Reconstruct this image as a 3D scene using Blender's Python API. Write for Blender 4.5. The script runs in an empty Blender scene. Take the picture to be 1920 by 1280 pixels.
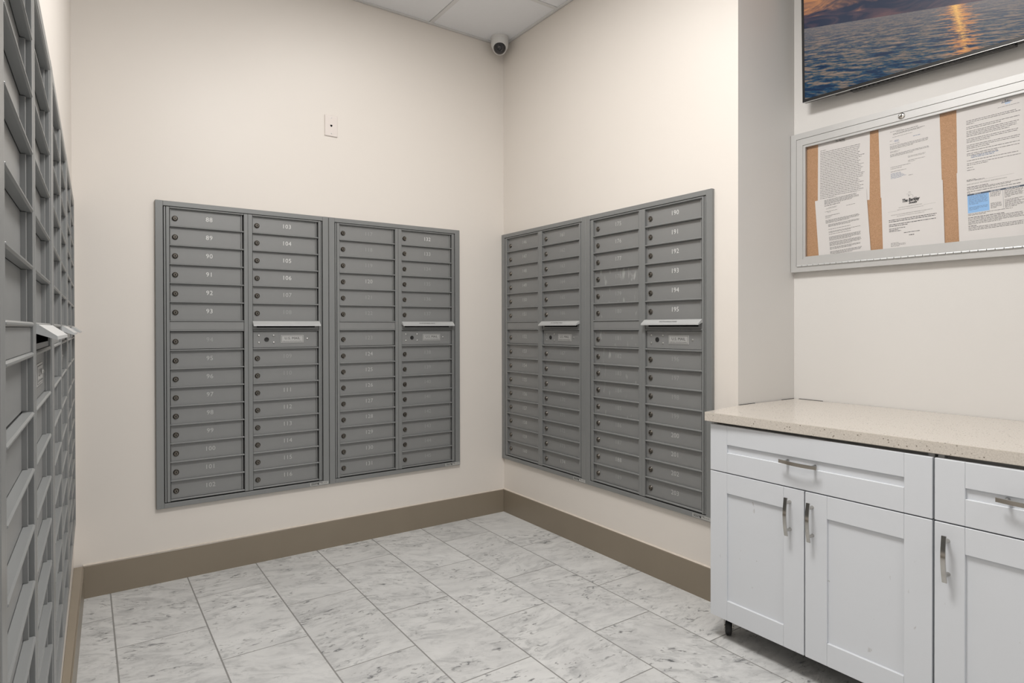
import bpy, bmesh, math, random
from mathutils import Vector, Matrix
S = bpy.context.scene
COL = S.collection
random.seed(7)

# ------------------------------------------------------------------ camera, world, lights, exposure
cam_data = bpy.data.cameras.new('camera')
cam = bpy.data.objects.new('camera', cam_data)
COL.objects.link(cam)
R = Vector((0.82085, -0.57114, -0.00198)); U = Vector((0.0048, 0.003435, 0.99998)); F = Vector((0.571123, 0.820846, -0.005563))
m = Matrix((R, U, -F)).transposed().to_4x4()
m.translation = Vector((-2.23193, -3.30073, 1.19202))
cam.matrix_world = m
cam_data.sensor_fit = 'HORIZONTAL'
cam_data.sensor_width = 36.0
cam_data.lens = 36.0 * 1150.9 / 1920
cam_data.shift_y = -(640 - 619.6) / 1920
cam_data.clip_start = 0.005
S.camera = cam

world = bpy.data.worlds.new('world')
S.world = world
world.use_nodes = True
world.node_tree.nodes['Background'].inputs[0].default_value = (1.0, 1.0, 1.0, 1)
world.node_tree.nodes['Background'].inputs[1].default_value = 0.6

def area(name, loc, sx, sy, power, color=(1, 0.95, 0.87), spread=180):
    d = bpy.data.lights.new(name, 'AREA')
    d.shape = 'RECTANGLE'; d.size = sx; d.size_y = sy; d.energy = power; d.color = color
    d.spread = math.radians(spread)
    o = bpy.data.objects.new(name, d)
    o.location = loc
    COL.objects.link(o)
    return o
area('ceiling_lamp_nook', (-1.0, -1.0, 2.99), 0.58, 0.58, 8, (1, 0.975, 0.945))
area('ceiling_lamp_counter', (-1.40, -2.10, 2.99), 0.58, 0.58, 53, (1, 0.98, 0.955))
area('fill_lamp_behind', (-1.2, -4.9, 2.99), 1.1, 1.1, 20, (1, 0.985, 0.965))  # added fill light, unseen behind the camera

S.view_settings.view_transform = 'Standard'
S.view_settings.look = 'None'
S.view_settings.exposure = -0.09
S.view_settings.gamma = 1.0
S.view_settings.use_curve_mapping = False

# ------------------------------------------------------------------ materials
def lin(r, g, b):
    f = lambda c: (c / 255 / 12.92) if c <= 10 else ((c / 255 + 0.055) / 1.055) ** 2.4
    return (f(r), f(g), f(b), 1)

class NT:
    def __init__(s, name):
        s.m = bpy.data.materials.new(name); s.m.use_nodes = True
        s.t = s.m.node_tree; s.b = s.t.nodes['Principled BSDF']; s.out = s.t.nodes['Material Output']
    def n(s, typ, **kw):
        x = s.t.nodes.new(typ)
        for k, v in kw.items(): setattr(x, k, v)
        return x
    def l(s, a, b): s.t.links.new(a, b)
    def math(s, op, a, b=None, clamp=False):
        x = s.n('ShaderNodeMath', operation=op); x.use_clamp = clamp
        for i, v in enumerate((a, b)):
            if v is None: continue
            if isinstance(v, (int, float)): x.inputs[i].default_value = v
            else: s.l(v, x.inputs[i])
        return x.outputs[0]
    def mix(s, fac, a, b):
        x = s.n('ShaderNodeMix', data_type='RGBA')
        for i, v in ((0, fac), (6, a), (7, b)):
            if isinstance(v, (int, float)): x.inputs[i].default_value = v
            elif isinstance(v, tuple): x.inputs[i].default_value = v
            else: s.l(v, x.inputs[i])
        return x.outputs[2]
    def noise(s, vec, scale, detail=4, rough=0.55, dist=0.0, w=None):
        x = s.n('ShaderNodeTexNoise')
        if w is not None:
            x.noise_dimensions = '4D'; s.l(w, x.inputs['W'])
        x.inputs['Scale'].default_value = scale; x.inputs['Detail'].default_value = detail
        x.inputs['Roughness'].default_value = rough; x.inputs['Distortion'].default_value = dist
        if vec is not None: s.l(vec, x.inputs['Vector'])
        return x.outputs['Fac']
    def ramp(s, fac, pts):
        x = s.n('ShaderNodeValToRGB'); e = x.color_ramp.elements
        while len(e) > 1: e.remove(e[-1])
        e[0].position, e[0].color = pts[0]
        for p, c in pts[1:]:
            k = e.new(p); k.color = c
        s.l(fac, x.inputs[0]); return x.outputs[0]

def plain(name, rgb, rough=0.5, metal=0.0, spec=0.5, var=0.0, scale=8, bump=0.0, bscale=200, emit=None):
    k = NT(name); b = k.b
    b.inputs['Roughness'].default_value = rough; b.inputs['Metallic'].default_value = metal
    b.inputs['Specular IOR Level'].default_value = spec
    tc = k.n('ShaderNodeTexCoord').outputs['Object']
    if var > 0:
        f = k.noise(tc, scale, 4)
        d = tuple(max(0, c * (1 - var)) for c in rgb[:3]) + (1,)
        u = tuple(min(1, c * (1 + var)) for c in rgb[:3]) + (1,)
        k.l(k.mix(f, d, u), b.inputs['Base Color'])
    else:
        b.inputs['Base Color'].default_value = rgb
    if bump > 0:
        bn = k.n('ShaderNodeBump'); bn.inputs['Strength'].default_value = bump; bn.inputs['Distance'].default_value = 0.001
        k.l(k.noise(tc, bscale, 3), bn.inputs['Height']); k.l(bn.outputs[0], b.inputs['Normal'])
    if emit:
        b.inputs['Emission Color'].default_value = emit[:4]; b.inputs['Emission Strength'].default_value = emit[4]
    return k.m

G = lambda v: (v, v, v, 1)
M = {}
M['wall'] = plain('cream_wall_paint', (0.758, 0.712, 0.660, 1), 0.42, spec=0.45, var=0.012, scale=2.5, bump=0.12, bscale=160)
M['wall_greyer'] = plain('greyer_wall_tone', (0.70, 0.683, 0.66, 1), 0.5, spec=0.4, var=0.012, scale=3, bump=0.12, bscale=160)  # greyer, less warm wall tone for the recess and the return face
M['base'] = plain('taupe_baseboard_paint', (0.245, 0.206, 0.155, 1), 0.36, spec=0.5, var=0.06, scale=5)
M['caulk'] = plain('cream_caulk', (0.62, 0.56, 0.49, 1), 0.6, var=0.15, scale=40)
M['ceiling'] = plain('ceiling_panel', (0.78, 0.79, 0.81, 1), 0.9, spec=0.1, var=0.02, scale=60, bump=0.3, bscale=400)
M['tee'] = plain('ceiling_tee_paint', (0.66, 0.66, 0.66, 1), 0.5)
M['grout'] = plain('grey_grout', (0.27, 0.265, 0.255, 1), 0.9, var=0.15, scale=60)
M['mail'] = plain('grey_mailbox_paint', (0.248, 0.251, 0.249, 1), 0.40, metal=0.15, spec=0.5, var=0.05, scale=14)
M['mail_frame'] = plain('grey_mailbox_frame_paint', (0.228, 0.234, 0.233, 1), 0.36, metal=0.15, spec=0.5, var=0.03, scale=9)
M['mail_dark'] = plain('dark_gap', (0.03, 0.03, 0.03, 1), 0.8)
M['black'] = plain('black_void', (0.004, 0.004, 0.004, 1), 0.9, spec=0.0)
M['alu'] = plain('brushed_aluminium', (0.60, 0.61, 0.61, 1), 0.36, metal=0.35, var=0.04, scale=30)
M['lock'] = plain('worn_brass_lock', (0.17, 0.155, 0.135, 1), 0.3, metal=0.85, var=0.15, scale=300)
M['rivet'] = plain('steel_rivet', (0.5, 0.5, 0.49, 1), 0.3, metal=0.8)
M['plate'] = plain('grey_name_plate', (0.50, 0.50, 0.49, 1), 0.4, metal=0.3)
M['ink'] = plain('dark_print', (0.035, 0.035, 0.037, 1), 0.7)
M['ink_soft'] = plain('grey_print', (0.13, 0.127, 0.125, 1), 0.7)
M['ink_light'] = plain('pale_print', (0.42, 0.41, 0.41, 1), 0.7)
M['ink_blue'] = plain('blue_print', (0.11, 0.17, 0.30, 1), 0.7)
M['ink_navy'] = plain('navy_print', (0.03, 0.055, 0.10, 1), 0.7)
M['ink_sky'] = plain('pale_blue_print', (0.27, 0.50, 0.82, 1), 0.7)
M['num_hi'] = plain('white_number_paint', (0.72, 0.72, 0.71, 1), 0.5)
M['num_mid'] = plain('worn_number_paint', (0.50, 0.50, 0.495, 1), 0.5)
M['num_lo'] = plain('faded_number_paint', (0.345, 0.347, 0.345, 1), 0.5)
M['sticker'] = plain('silver_sticker', (0.42, 0.42, 0.405, 1), 0.4, var=0.25, scale=90)
M['cab'] = plain('white_cabinet_paint', (0.665, 0.688, 0.722, 1), 0.36, spec=0.5)
M['cab_edge'] = plain('cabinet_carcass', (0.45, 0.45, 0.45, 1), 0.6)
M['chrome'] = plain('satin_chrome', (0.50, 0.485, 0.46, 1), 0.14, metal=1.0)
M['rubber'] = plain('black_rubber', (0.012, 0.012, 0.012, 1), 0.5)
M['frame_silver'] = plain('silver_anodised_frame', (0.53, 0.528, 0.52, 1), 0.46, metal=0.3, spec=0.6, var=0.03, scale=12)
M['paper'] = plain('white_paper', (0.72, 0.695, 0.68, 1), 0.8, spec=0.2, var=0.015, scale=6)
M['tv_black'] = plain('black_tv_plastic', (0.012, 0.012, 0.013, 1), 0.25)
M['tv_lip'] = plain('silver_tv_lip', (0.55, 0.55, 0.55, 1), 0.3, metal=0.8)
M['white_plastic'] = plain('white_plastic', (0.66, 0.655, 0.64, 1), 0.4)
M['plate_plastic'] = plain('ivory_wall_plate_plastic', (0.76, 0.70, 0.66, 1), 0.3)
M['lens'] = plain('dark_camera_ball', (0.02, 0.02, 0.023, 1), 0.12, spec=0.7)

def make_marble():
    k = NT('white_marble_tile')
    tc = k.n('ShaderNodeTexCoord').outputs['Object']
    rnd = k.n('ShaderNodeObjectInfo').outputs['Random']
    w = k.math('MULTIPLY', rnd, 37.0)
    ang = k.math('ADD', k.math('MULTIPLY', k.math('FRACT', k.math('MULTIPLY', rnd, 7.31)), 0.9), -0.15)
    rot = k.n('ShaderNodeVectorRotate', rotation_type='Z_AXIS'); k.l(tc, rot.inputs['Vector']); k.l(ang, rot.inputs['Angle'])
    mp = k.n('ShaderNodeMapping'); mp.inputs['Scale'].default_value = (1.0, 2.3, 1.0); k.l(rot.outputs[0], mp.inputs['Vector'])
    v = mp.outputs[0]
    cloud = k.noise(v, 3.4, 7, 0.62, 0.7, w)
    streak = k.noise(v, 8.5, 9, 0.70, 1.3, w)
    fleck = k.noise(v, 17.0, 6, 0.62, 1.5, k.math('ADD', w, 11.0))
    blot = k.noise(tc, 6.0, 3, 0.5, 0.5, k.math('ADD', w, 5.0))
    c = k.ramp(cloud, [(0.32, (0.58, 0.58, 0.575, 1)), (0.50, (0.66, 0.66, 0.65, 1)), (0.66, (0.72, 0.72, 0.71, 1))])
    s1 = k.math('MULTIPLY', k.ramp(streak, [(0.47, G(0)), (0.58, G(0.45)), (0.72, G(1))]), k.ramp(blot, [(0.36, G(0.38)), (0.62, G(1))]))
    c2 = k.mix(s1, c, (0.30, 0.305, 0.31, 1))
    s2 = k.ramp(fleck, [(0.57, G(0)), (0.62, G(0.6)), (0.69, G(1))])
    gate = k.ramp(blot, [(0.42, G(0.1)), (0.56, G(1))])
    c3 = k.mix(k.math('MULTIPLY', s2, gate), c2, (0.115, 0.12, 0.125, 1))
    tone = k.math('ADD', k.math('MULTIPLY', k.math('FRACT', k.math('MULTIPLY', rnd, 3.77)), 0.10), 0.90)
    hs = k.n('ShaderNodeHueSaturation'); k.l(c3, hs.inputs['Color']); k.l(tone, hs.inputs['Value'])
    k.l(hs.outputs[0], k.b.inputs['Base Color'])
    k.b.inputs['Roughness'].default_value = 0.42
    k.b.inputs['Specular IOR Level'].default_value = 0.35
    return k.m
M['marble'] = make_marble()

def make_counter():
    k = NT('beige_quartz')
    tc = k.n('ShaderNodeTexCoord').outputs['Object']
    n1 = k.noise(tc, 260, 3, 0.6)
    base = k.ramp(n1, [(0.32, (0.52, 0.475, 0.42, 1)), (0.5, (0.61, 0.565, 0.505, 1)), (0.68, (0.66, 0.61, 0.55, 1))])
    vo = k.n('ShaderNodeTexVoronoi'); vo.inputs['Scale'].default_value = 95; k.l(tc, vo.inputs['Vector'])
    sp = k.ramp(vo.outputs['Distance'], [(0.15, G(1)), (0.23, G(0))])
    gate = k.ramp(k.noise(tc, 22, 2), [(0.47, G(0)), (0.56, G(0.95))])
    c = k.mix(k.math('MULTIPLY', sp, gate), base, (0.16, 0.13, 0.10, 1))
    k.l(c, k.b.inputs['Base Color'])
    k.b.inputs['Roughness'].default_value = 0.14
    k.b.inputs['Specular IOR Level'].default_value = 0.6
    return k.m
M['counter'] = make_counter()

def make_scuffed():
    k = NT('scuffed_white_cabinet_paint')
    tc = k.n('ShaderNodeTexCoord').outputs['Object']
    mp = k.n('ShaderNodeMapping'); mp.inputs['Scale'].default_value = (1, 1, 0.55); mp.inputs['Rotation'].default_value = (0.5, 0.0, 0)
    k.l(tc, mp.inputs['Vector'])
    a = k.noise(mp.outputs[0], 46, 3, 0.5, 0.4)
    g = k.noise(tc, 5.5, 2)
    f = k.math('MULTIPLY', k.ramp(a, [(0.715, G(0)), (0.75, G(0.75))]), k.ramp(g, [(0.45, G(0)), (0.56, G(1))]))
    k.l(k.mix(f, (0.665, 0.688, 0.722, 1), (0.40, 0.39, 0.38, 1)), k.b.inputs['Base Color'])
    k.b.inputs['Roughness'].default_value = 0.36
    return k.m
M['cab_scuff'] = make_scuffed()

def make_smudged():
    k = NT('smudged_grey_mailbox_paint')
    tc = k.n('ShaderNodeTexCoord').outputs['Object']; w = k.math('MULTIPLY', k.n('ShaderNodeObjectInfo').outputs['Random'], 20.0)
    mp = k.n('ShaderNodeMapping'); mp.inputs['Scale'].default_value = (1.0, 1, 0.4); mp.inputs['Rotation'].default_value = (0, 0.3, 0); k.l(tc, mp.inputs['Vector'])
    a = k.noise(mp.outputs[0], 38, 2, 0.5, 0.2, w); g = k.noise(tc, 7, 1, 0.5, 0, w)
    f = k.math('MULTIPLY', k.ramp(a, [(0.60, G(0)), (0.70, G(0.55))]), k.ramp(g, [(0.45, G(0)), (0.58, G(1))]))
    k.l(k.mix(f, (0.248, 0.251, 0.249, 1), (0.62, 0.62, 0.61, 1)), k.b.inputs['Base Color'])
    k.b.inputs['Roughness'].default_value = 0.40; k.b.inputs['Metallic'].default_value = 0.15
    return k.m
M['mail_smudged'] = make_smudged()

def make_cork():
    k = NT('tan_cork')
    tc = k.n('ShaderNodeTexCoord').outputs['Object']
    n1 = k.noise(tc, 420, 3, 0.7)
    k.l(k.ramp(n1, [(0.35, (0.36, 0.20, 0.10, 1)), (0.5, (0.47, 0.27, 0.145, 1)), (0.65, (0.56, 0.34, 0.20, 1))]), k.b.inputs['Base Color'])
    k.b.inputs['Roughness'].default_value = 0.9
    return k.m
M['cork'] = make_cork()

def make_pane():
    k = NT('clear_pane')
    k.t.nodes.remove(k.b)
    tr = k.n('ShaderNodeBsdfTransparent'); tr.inputs[0].default_value = (0.985, 0.985, 0.985, 1)
    gl = k.n('ShaderNodeBsdfGlossy'); gl.inputs['Roughness'].default_value = 0.08
    lw = k.n('ShaderNodeLayerWeight'); lw.inputs['Blend'].default_value = 0.5
    fac = k.math('ADD', k.math('MULTIPLY', k.math('POWER', lw.outputs['Facing'], 4.0), 0.30), 0.02)
    mx = k.n('ShaderNodeMixShader')
    k.l(fac, mx.inputs[0]); k.l(tr.outputs[0], mx.inputs[1]); k.l(gl.outputs[0], mx.inputs[2])
    k.l(mx.outputs[0], k.out.inputs[0])
    return k.m
M['pane'] = make_pane()

def make_sunset():
    # the picture shown on the screen: x to the right, z up in metres from the lower left corner of the set
    k = NT('sunset_sea_screen_picture')
    tc = k.n('ShaderNodeTexCoord').outputs['Object']
    sep = k.n('ShaderNodeSeparateXYZ'); k.l(tc, sep.inputs[0])
    x, z = sep.outputs[0], sep.outputs[2]
    h = k.math('SUBTRACT', z, k.math('SUBTRACT', 0.3125, k.math('MULTIPLY', x, 0.2124)))
    depth = k.math('MAXIMUM', k.math('MULTIPLY', h, -1.0), 0.0)
    # sea
    lg = k.math('LOGARITHM', k.math('ADD', depth, 0.045), 2.718)
    cx = k.math('DIVIDE', x, k.math('ADD', k.math('MULTIPLY', depth, 0.8), 0.12))
    cv = k.n('ShaderNodeCombineXYZ'); k.l(k.math('MULTIPLY', cx, 2.6), cv.inputs[0]); k.l(k.math('MULTIPLY', lg, 21.0), cv.inputs[1])
    n1 = k.noise(cv.outputs[0], 1.0, 3, 0.55, 0.5)
    cv2 = k.n('ShaderNodeCombineXYZ'); k.l(k.math('MULTIPLY', cx, 13.0), cv2.inputs[0]); k.l(k.math('MULTIPLY', lg, 75.0), cv2.inputs[1])
    n2 = k.noise(cv2.outputs[0], 1.0, 4, 0.65, 0.3)
    near = k.math('MULTIPLY', depth, 2.6, True)
    wv = k.math('ADD', k.math('MULTIPLY', n1, 0.68), k.math('MULTIPLY', n2, 0.32))
    wv = k.math('SUBTRACT', wv, k.math('MULTIPLY', near, 0.05))
    sea = k.ramp(wv, [(0.40, (0.003, 0.02, 0.06, 1)), (0.455, (0.008, 0.055, 0.115, 1)), (0.475, (0.045, 0.075, 0.095, 1)), (0.515, (0.145, 0.12, 0.105, 1)), (0.60, (0.29, 0.205, 0.16, 1))])
    far = k.ramp(depth, [(0.0, G(0.75)), (0.06, G(0.35)), (0.16, G(0))])
    sea = k.mix(far, sea, k.ramp(n2, [(0.35, (0.10, 0.105, 0.125, 1)), (0.65, (0.24, 0.20, 0.185, 1))]))
    xs = k.math('ADD', k.math('MULTIPLY', depth, 0.20), 0.572)
    wid = k.math('ADD', k.math('MULTIPLY', depth, 0.14), 0.050)
    q = k.math('DIVIDE', k.math('ABSOLUTE', k.math('SUBTRACT', x, xs)), wid)
    glow = k.ramp(k.math('ADD', k.math('ADD', q, k.math('MULTIPLY', depth, 1.6)), k.math('MULTIPLY', k.math('SUBTRACT', 0.53, wv), 5.5)), [(0.0, G(0.95)), (0.6, G(0.55)), (1.5, G(0))])
    sea = k.mix(glow, sea, (0.70, 0.27, 0.075, 1))
    core = k.ramp(k.math('ADD', k.math('ADD', k.math('MULTIPLY', q, 2.2), k.math('MULTIPLY', depth, 4.0)), k.math('MULTIPLY', k.math('SUBTRACT', 0.52, n2), 4.0)), [(0.0, G(0.95)), (0.9, G(0))])
    sea = k.mix(core, sea, (0.95, 0.55, 0.15, 1))
    cs = k.n('ShaderNodeCombineXYZ'); k.l(k.math('MULTIPLY', x, 5.0), cs.inputs[0]); k.l(k.math('MULTIPLY', h, 19.0), cs.inputs[1])
    n3 = k.noise(cs.outputs[0], 1.0, 6, 0.6, 0.9)
    cloud = k.ramp(n3, [(0.36, (0.07, 0.06, 0.075, 1)), (0.47, (0.26, 0.13, 0.085, 1)), (0.56, (0.58, 0.25, 0.10, 1)), (0.70, (0.78, 0.44, 0.22, 1))])
    band = k.ramp(k.math('ADD', h, k.math('MULTIPLY', k.math('SUBTRACT', n3, 0.5), 0.16)), [(0.050, G(1)), (0.085, G(0))])
    dk = k.ramp(n3, [(0.42, (0.022, 0.032, 0.062, 1)), (0.68, (0.13, 0.075, 0.085, 1))])
    sky = k.mix(band, cloud, dk)
    pic = k.mix(k.math('GREATER_THAN', h, 0.0), sea, sky)
    k.b.inputs['Base Color'].default_value = (0.005, 0.005, 0.005, 1)
    k.b.inputs['Roughness'].default_value = 0.35
    k.b.inputs['Specular IOR Level'].default_value = 0.2
    k.l(pic, k.b.inputs['Emission Color'])
    k.b.inputs['Emission Strength'].default_value = 1.0
    return k.m
M['screen'] = make_sunset()

# ------------------------------------------------------------------ mesh helpers
class MB:
    """collects shapes into one bmesh"""
    def __init__(s): s.bm = bmesh.new(); s.mi = 0
    def _f(s, vs):
        try:
            f = s.bm.faces.new(vs); f.material_index = s.mi; return f
        except ValueError: return None
    def box(s, x0, x1, y0, y1, z0, z1, bev=0.0):
        x0, x1 = min(x0, x1), max(x0, x1); y0, y1 = min(y0, y1), max(y0, y1); z0, z1 = min(z0, z1), max(z0, z1)
        v = [s.bm.verts.new(p) for p in ((x0, y0, z0), (x1, y0, z0), (x1, y1, z0), (x0, y1, z0), (x0, y0, z1), (x1, y0, z1), (x1, y1, z1), (x0, y1, z1))]
        fs = [s._f([v[i] for i in q]) for q in ((3, 2, 1, 0), (4, 5, 6, 7), (0, 1, 5, 4), (1, 2, 6, 5), (2, 3, 7, 6), (3, 0, 4, 7))]
        if bev > 0:
            es = list({e for f in fs for e in f.edges})
            r = bmesh.ops.bevel(s.bm, geom=es, offset=bev, segments=1, affect='EDGES', profile=0.5)
            for f in r['faces']: f.material_index = s.mi
        return s
    def prism(s, pts, a0, a1, fn):
        """pts 2-D polygon, extruded from a0 to a1; fn(p, q, a) -> xyz"""
        b = [s.bm.verts.new(fn(p, q, a0)) for p, q in pts]; t = [s.bm.verts.new(fn(p, q, a1)) for p, q in pts]
        n = len(pts)
        s._f(b[::-1]); s._f(t)
        for i in range(n): s._f([b[i], b[(i + 1) % n], t[(i + 1) % n], t[i]])
        return s
    def lathe(s, prof, seg, fn):
        """prof (r, h) list; fn(x, y, h) -> xyz"""
        rings = []
        for r, h in prof:
            if r < 1e-6: rings.append([s.bm.verts.new(fn(0, 0, h))])
            else: rings.append([s.bm.verts.new(fn(r * math.cos(2 * math.pi * i / seg), r * math.sin(2 * math.pi * i / seg), h)) for i in range(seg)])
        for a, b in zip(rings, rings[1:]):
            for i in range(seg):
                j = (i + 1) % seg
                if len(a) == 1: s._f([a[0], b[i], b[j]])
                elif len(b) == 1: s._f([a[i], a[j], b[0]])
                else: s._f([a[i], a[j], b[j], b[i]])
        return s
    def quad(s, p):
        s._f([s.bm.verts.new(q) for q in p]); return s
    def mesh(s, name, mats, smooth=False):
        bmesh.ops.recalc_face_normals(s.bm, faces=s.bm.faces)
        me = bpy.data.meshes.new(name); s.bm.to_mesh(me); s.bm.free()
        for mm in (mats if isinstance(mats, (list, tuple)) else [mats]): me.materials.append(mm)
        if smooth:
            me.polygons.foreach_set('use_smooth', [True] * len(me.polygons))
            me.set_sharp_from_angle(angle=math.radians(35))
        return me

def obj(name, me, parent=None, loc=(0, 0, 0), label=None):
    o = bpy.data.objects.new(name, me); COL.objects.link(o); o.location = loc
    if parent: o.parent = parent
    if label: o['label'] = label
    return o
def thing(name, label, cat, loc=(0, 0, 0), rotz=0, group=None):
    o = bpy.data.objects.new(name, None); COL.objects.link(o)
    o.location = loc; o.rotation_euler = (0, 0, rotz); o.empty_display_size = 0.05
    o['label'] = label; o['category'] = cat
    if group: o['group'] = group
    return o
def struct(name, me, label=None):
    o = obj(name, me); o['kind'] = 'structure'
    if label: o['label'] = label
    return o

_tc = {}
def text_mesh(txt, size, mat, align='CENTER', shear=0.0, space=1.0, bold=0.0, width=None):
    """flat lettering in the xz plane facing -y"""
    key = (txt, size, mat.name, align, shear, space, bold, width)
    if key in _tc: return _tc[key]
    c = bpy.data.curves.new('lettering', 'FONT')
    c.body = txt; c.size = size; c.align_x = align; c.align_y = 'CENTER'; c.shear = shear; c.space_character = space; c.offset = bold
    c.resolution_u = 2
    t = bpy.data.objects.new('lettering_tmp', c)
    COL.objects.link(t)
    bpy.context.view_layer.update()
    dg = bpy.context.evaluated_depsgraph_get()
    me = bpy.data.meshes.new_from_object(t.evaluated_get(dg))
    bpy.data.objects.remove(t)
    bpy.data.curves.remove(c)
    xs = [v.co.x for v in me.vertices]
    k = 1.0
    if width and xs: k = width / max(1e-6, max(xs) - min(xs))
    for v in me.vertices: v.co = (v.co.x * k, 0, v.co.y)
    me.materials.clear(); me.materials.append(mat)
    me.name = 'lettering'
    _tc[key] = me
    return me

# ------------------------------------------------------------------ room shell
ZC = 3.008; D = 0.4177; YE = -1.741; YB = -5.6
def wl(y): return -2.277 + 0.016 * y            # left wall line
def bl(y): return -2.240 + 0.027 * y            # left baseboard face line

fl = MB(); fl.box(-2.5, D + 0.1, YB, 0.1, -0.06, -0.0009)
floor = struct('floor', fl.mesh('floor', M['grout']))
# marble tiles, running bond, 12 x 24 inches
xl = [-0.2935 - 0.3083 * k for k in range(-3, 8)]
tile_cache = {}
def tile(x0, x1, y0, y1, first):
    x0 += 0.0026; x1 -= 0.0026; y0 += 0.0023; y1 -= 0.0023
    if x1 - x0 < 0.012 or y1 - y0 < 0.012: return
    key = (round(x1 - x0, 4), round(y1 - y0, 4))
    if key not in tile_cache:
        a, b = key[0] / 2, key[1] / 2
        q = MB(); q.box(-a, a, -b, b, -0.0009, 0.0, 0.0004)
        tile_cache[key] = q.mesh('tile', M['marble'])
    o = obj('tile', tile_cache[key], floor, ((x0 + x1) / 2, (y0 + y1) / 2, 0))
for k in range(len(xl) - 1):
    x1, x0 = xl[k], xl[k + 1]
    col = k - 2
    y = -0.287 + 0.6155 * 3 if col % 2 else -0.592 + 0.6155 * 3
    while y > -4.4:
        ya, yb = y, y - 0.6155
        y = yb
        if x0 >= -0.30 and x1 > 0.0:          # columns that reach past the right wall plane
            hi = min(ya, YE - 0.001) if x0 > -0.02 else ya
        hi = min(ya, -0.001)
        X1 = x1
        if x1 > 0:
            if x0 < -0.05:
                X1 = 0.0 if hi > YE else x1
            else:
                hi = min(hi, YE - 0.001)
        X1 = min(X1, D - 0.001)
        if x0 > D: continue
        X0 = max(x0, wl(hi) + 0.006)
        if hi - yb < 0.02 or X1 - X0 < 0.02: continue
        tile(X0, X1, yb, hi, False)

w = MB(); w.box(-2.6, 0.55, 0.0, 0.12, -0.06, 3.2); struct('wall_back', w.mesh('wall_back', M['wall']))
w = MB()
w.box(0.0, 0.55, YE, 0.0, -0.06, 3.2)
me = w.mesh('wall_right', [M['wall'], M['wall_greyer']])
for p in me.polygons:
    if p.normal.y < -0.9: p.material_index = 1
struct('wall_right', me)
w = MB(); w.box(D, 0.55, YB, YE, -0.06, 3.2); struct('wall_recess', w.mesh('wall_recess', M['wall_greyer']))
w = MB()     # left wall with the long opening that takes the three mailbox banks
def wl_piece(a, b, z0, z1): w.prism([(wl(a), a), (wl(a) - 0.2, a), (wl(b) - 0.2, b), (wl(b), b)], z0, z1, lambda p, q, h: (p, q, h))
wl_piece(0.0, YB, -0.06, 0.350); wl_piece(0.0, YB, 1.737, 3.2)
wl_piece(0.0, -0.050, 0.350, 1.737); wl_piece(-2.488, YB, 0.350, 1.737)
struct('wall_left', w.mesh('wall_left', M['wall']))

# suspended ceiling: panels and tees
c = MB(); c.box(-2.6, 0.55, YB, 0.1, ZC + 0.02, ZC + 0.1)
ceil = struct('ceiling', c.mesh('ceiling', M['ceiling']))
gx = [0.0, -0.531, -1.141, -1.751, -2.26]; gy = [0.0, -0.568, -1.178, -1.788, -2.398, -3.008, -3.618, -4.228]
panel_cache = {}
for i in range(len(gx) - 1):
    for j in range(len(gy) - 1):
        x1, x0 = gx[i], gx[i + 1]; y1, y0 = gy[j], gy[j + 1]
        a, b = (x1 - x0) / 2 - 0.0125, (y1 - y0) / 2 - 0.0125
        key = (round(a, 3), round(b, 3))
        if key not in panel_cache:
            q = MB(); q.box(-a, a, -b, b, 0.0, 0.015, 0.002); panel_cache[key] = q.mesh('ceiling_panel', M['ceiling'])
        obj('ceiling_panel', panel_cache[key], ceil, ((x0 + x1) / 2, (y0 + y1) / 2, ZC))
for x in gx[1:-1]:
    q = MB(); q.box(x - 0.012, x + 0.012, gy[-1], -0.022, ZC - 0.004, ZC + 0.019, 0.0008); obj('ceiling_tee', q.mesh('ceiling_tee', M['tee']), ceil)
for y in gy[1:-1]:
    for i in range(len(gx) - 1):
        q = MB(); q.box(gx[i + 1] + 0.0125, gx[i] - (0.022 if i == 0 else 0.0125), y - 0.012, y + 0.012, ZC - 0.0038, ZC + 0.019, 0.0008); obj('ceiling_tee', q.mesh('ceiling_tee', M['tee']), ceil)
q = MB(); q.box(-2.27, -0.001, -0.022, -0.0005, ZC - 0.004, ZC - 0.0005, 0.0006); q.box(-2.27, -0.001, -0.0025, -0.0005, ZC - 0.004, ZC + 0.018)
t = struct('trim_1', q.mesh('trim_1', M['tee']))
q = MB(); q.box(-0.022, -0.0005, YE, -0.0225, ZC - 0.004, ZC - 0.0005, 0.0006); q.box(-0.0025, -0.0005, YE, -0.0225, ZC - 0.004, ZC + 0.018)
struct('trim_2', q.mesh('trim_2', M['tee']))

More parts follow.
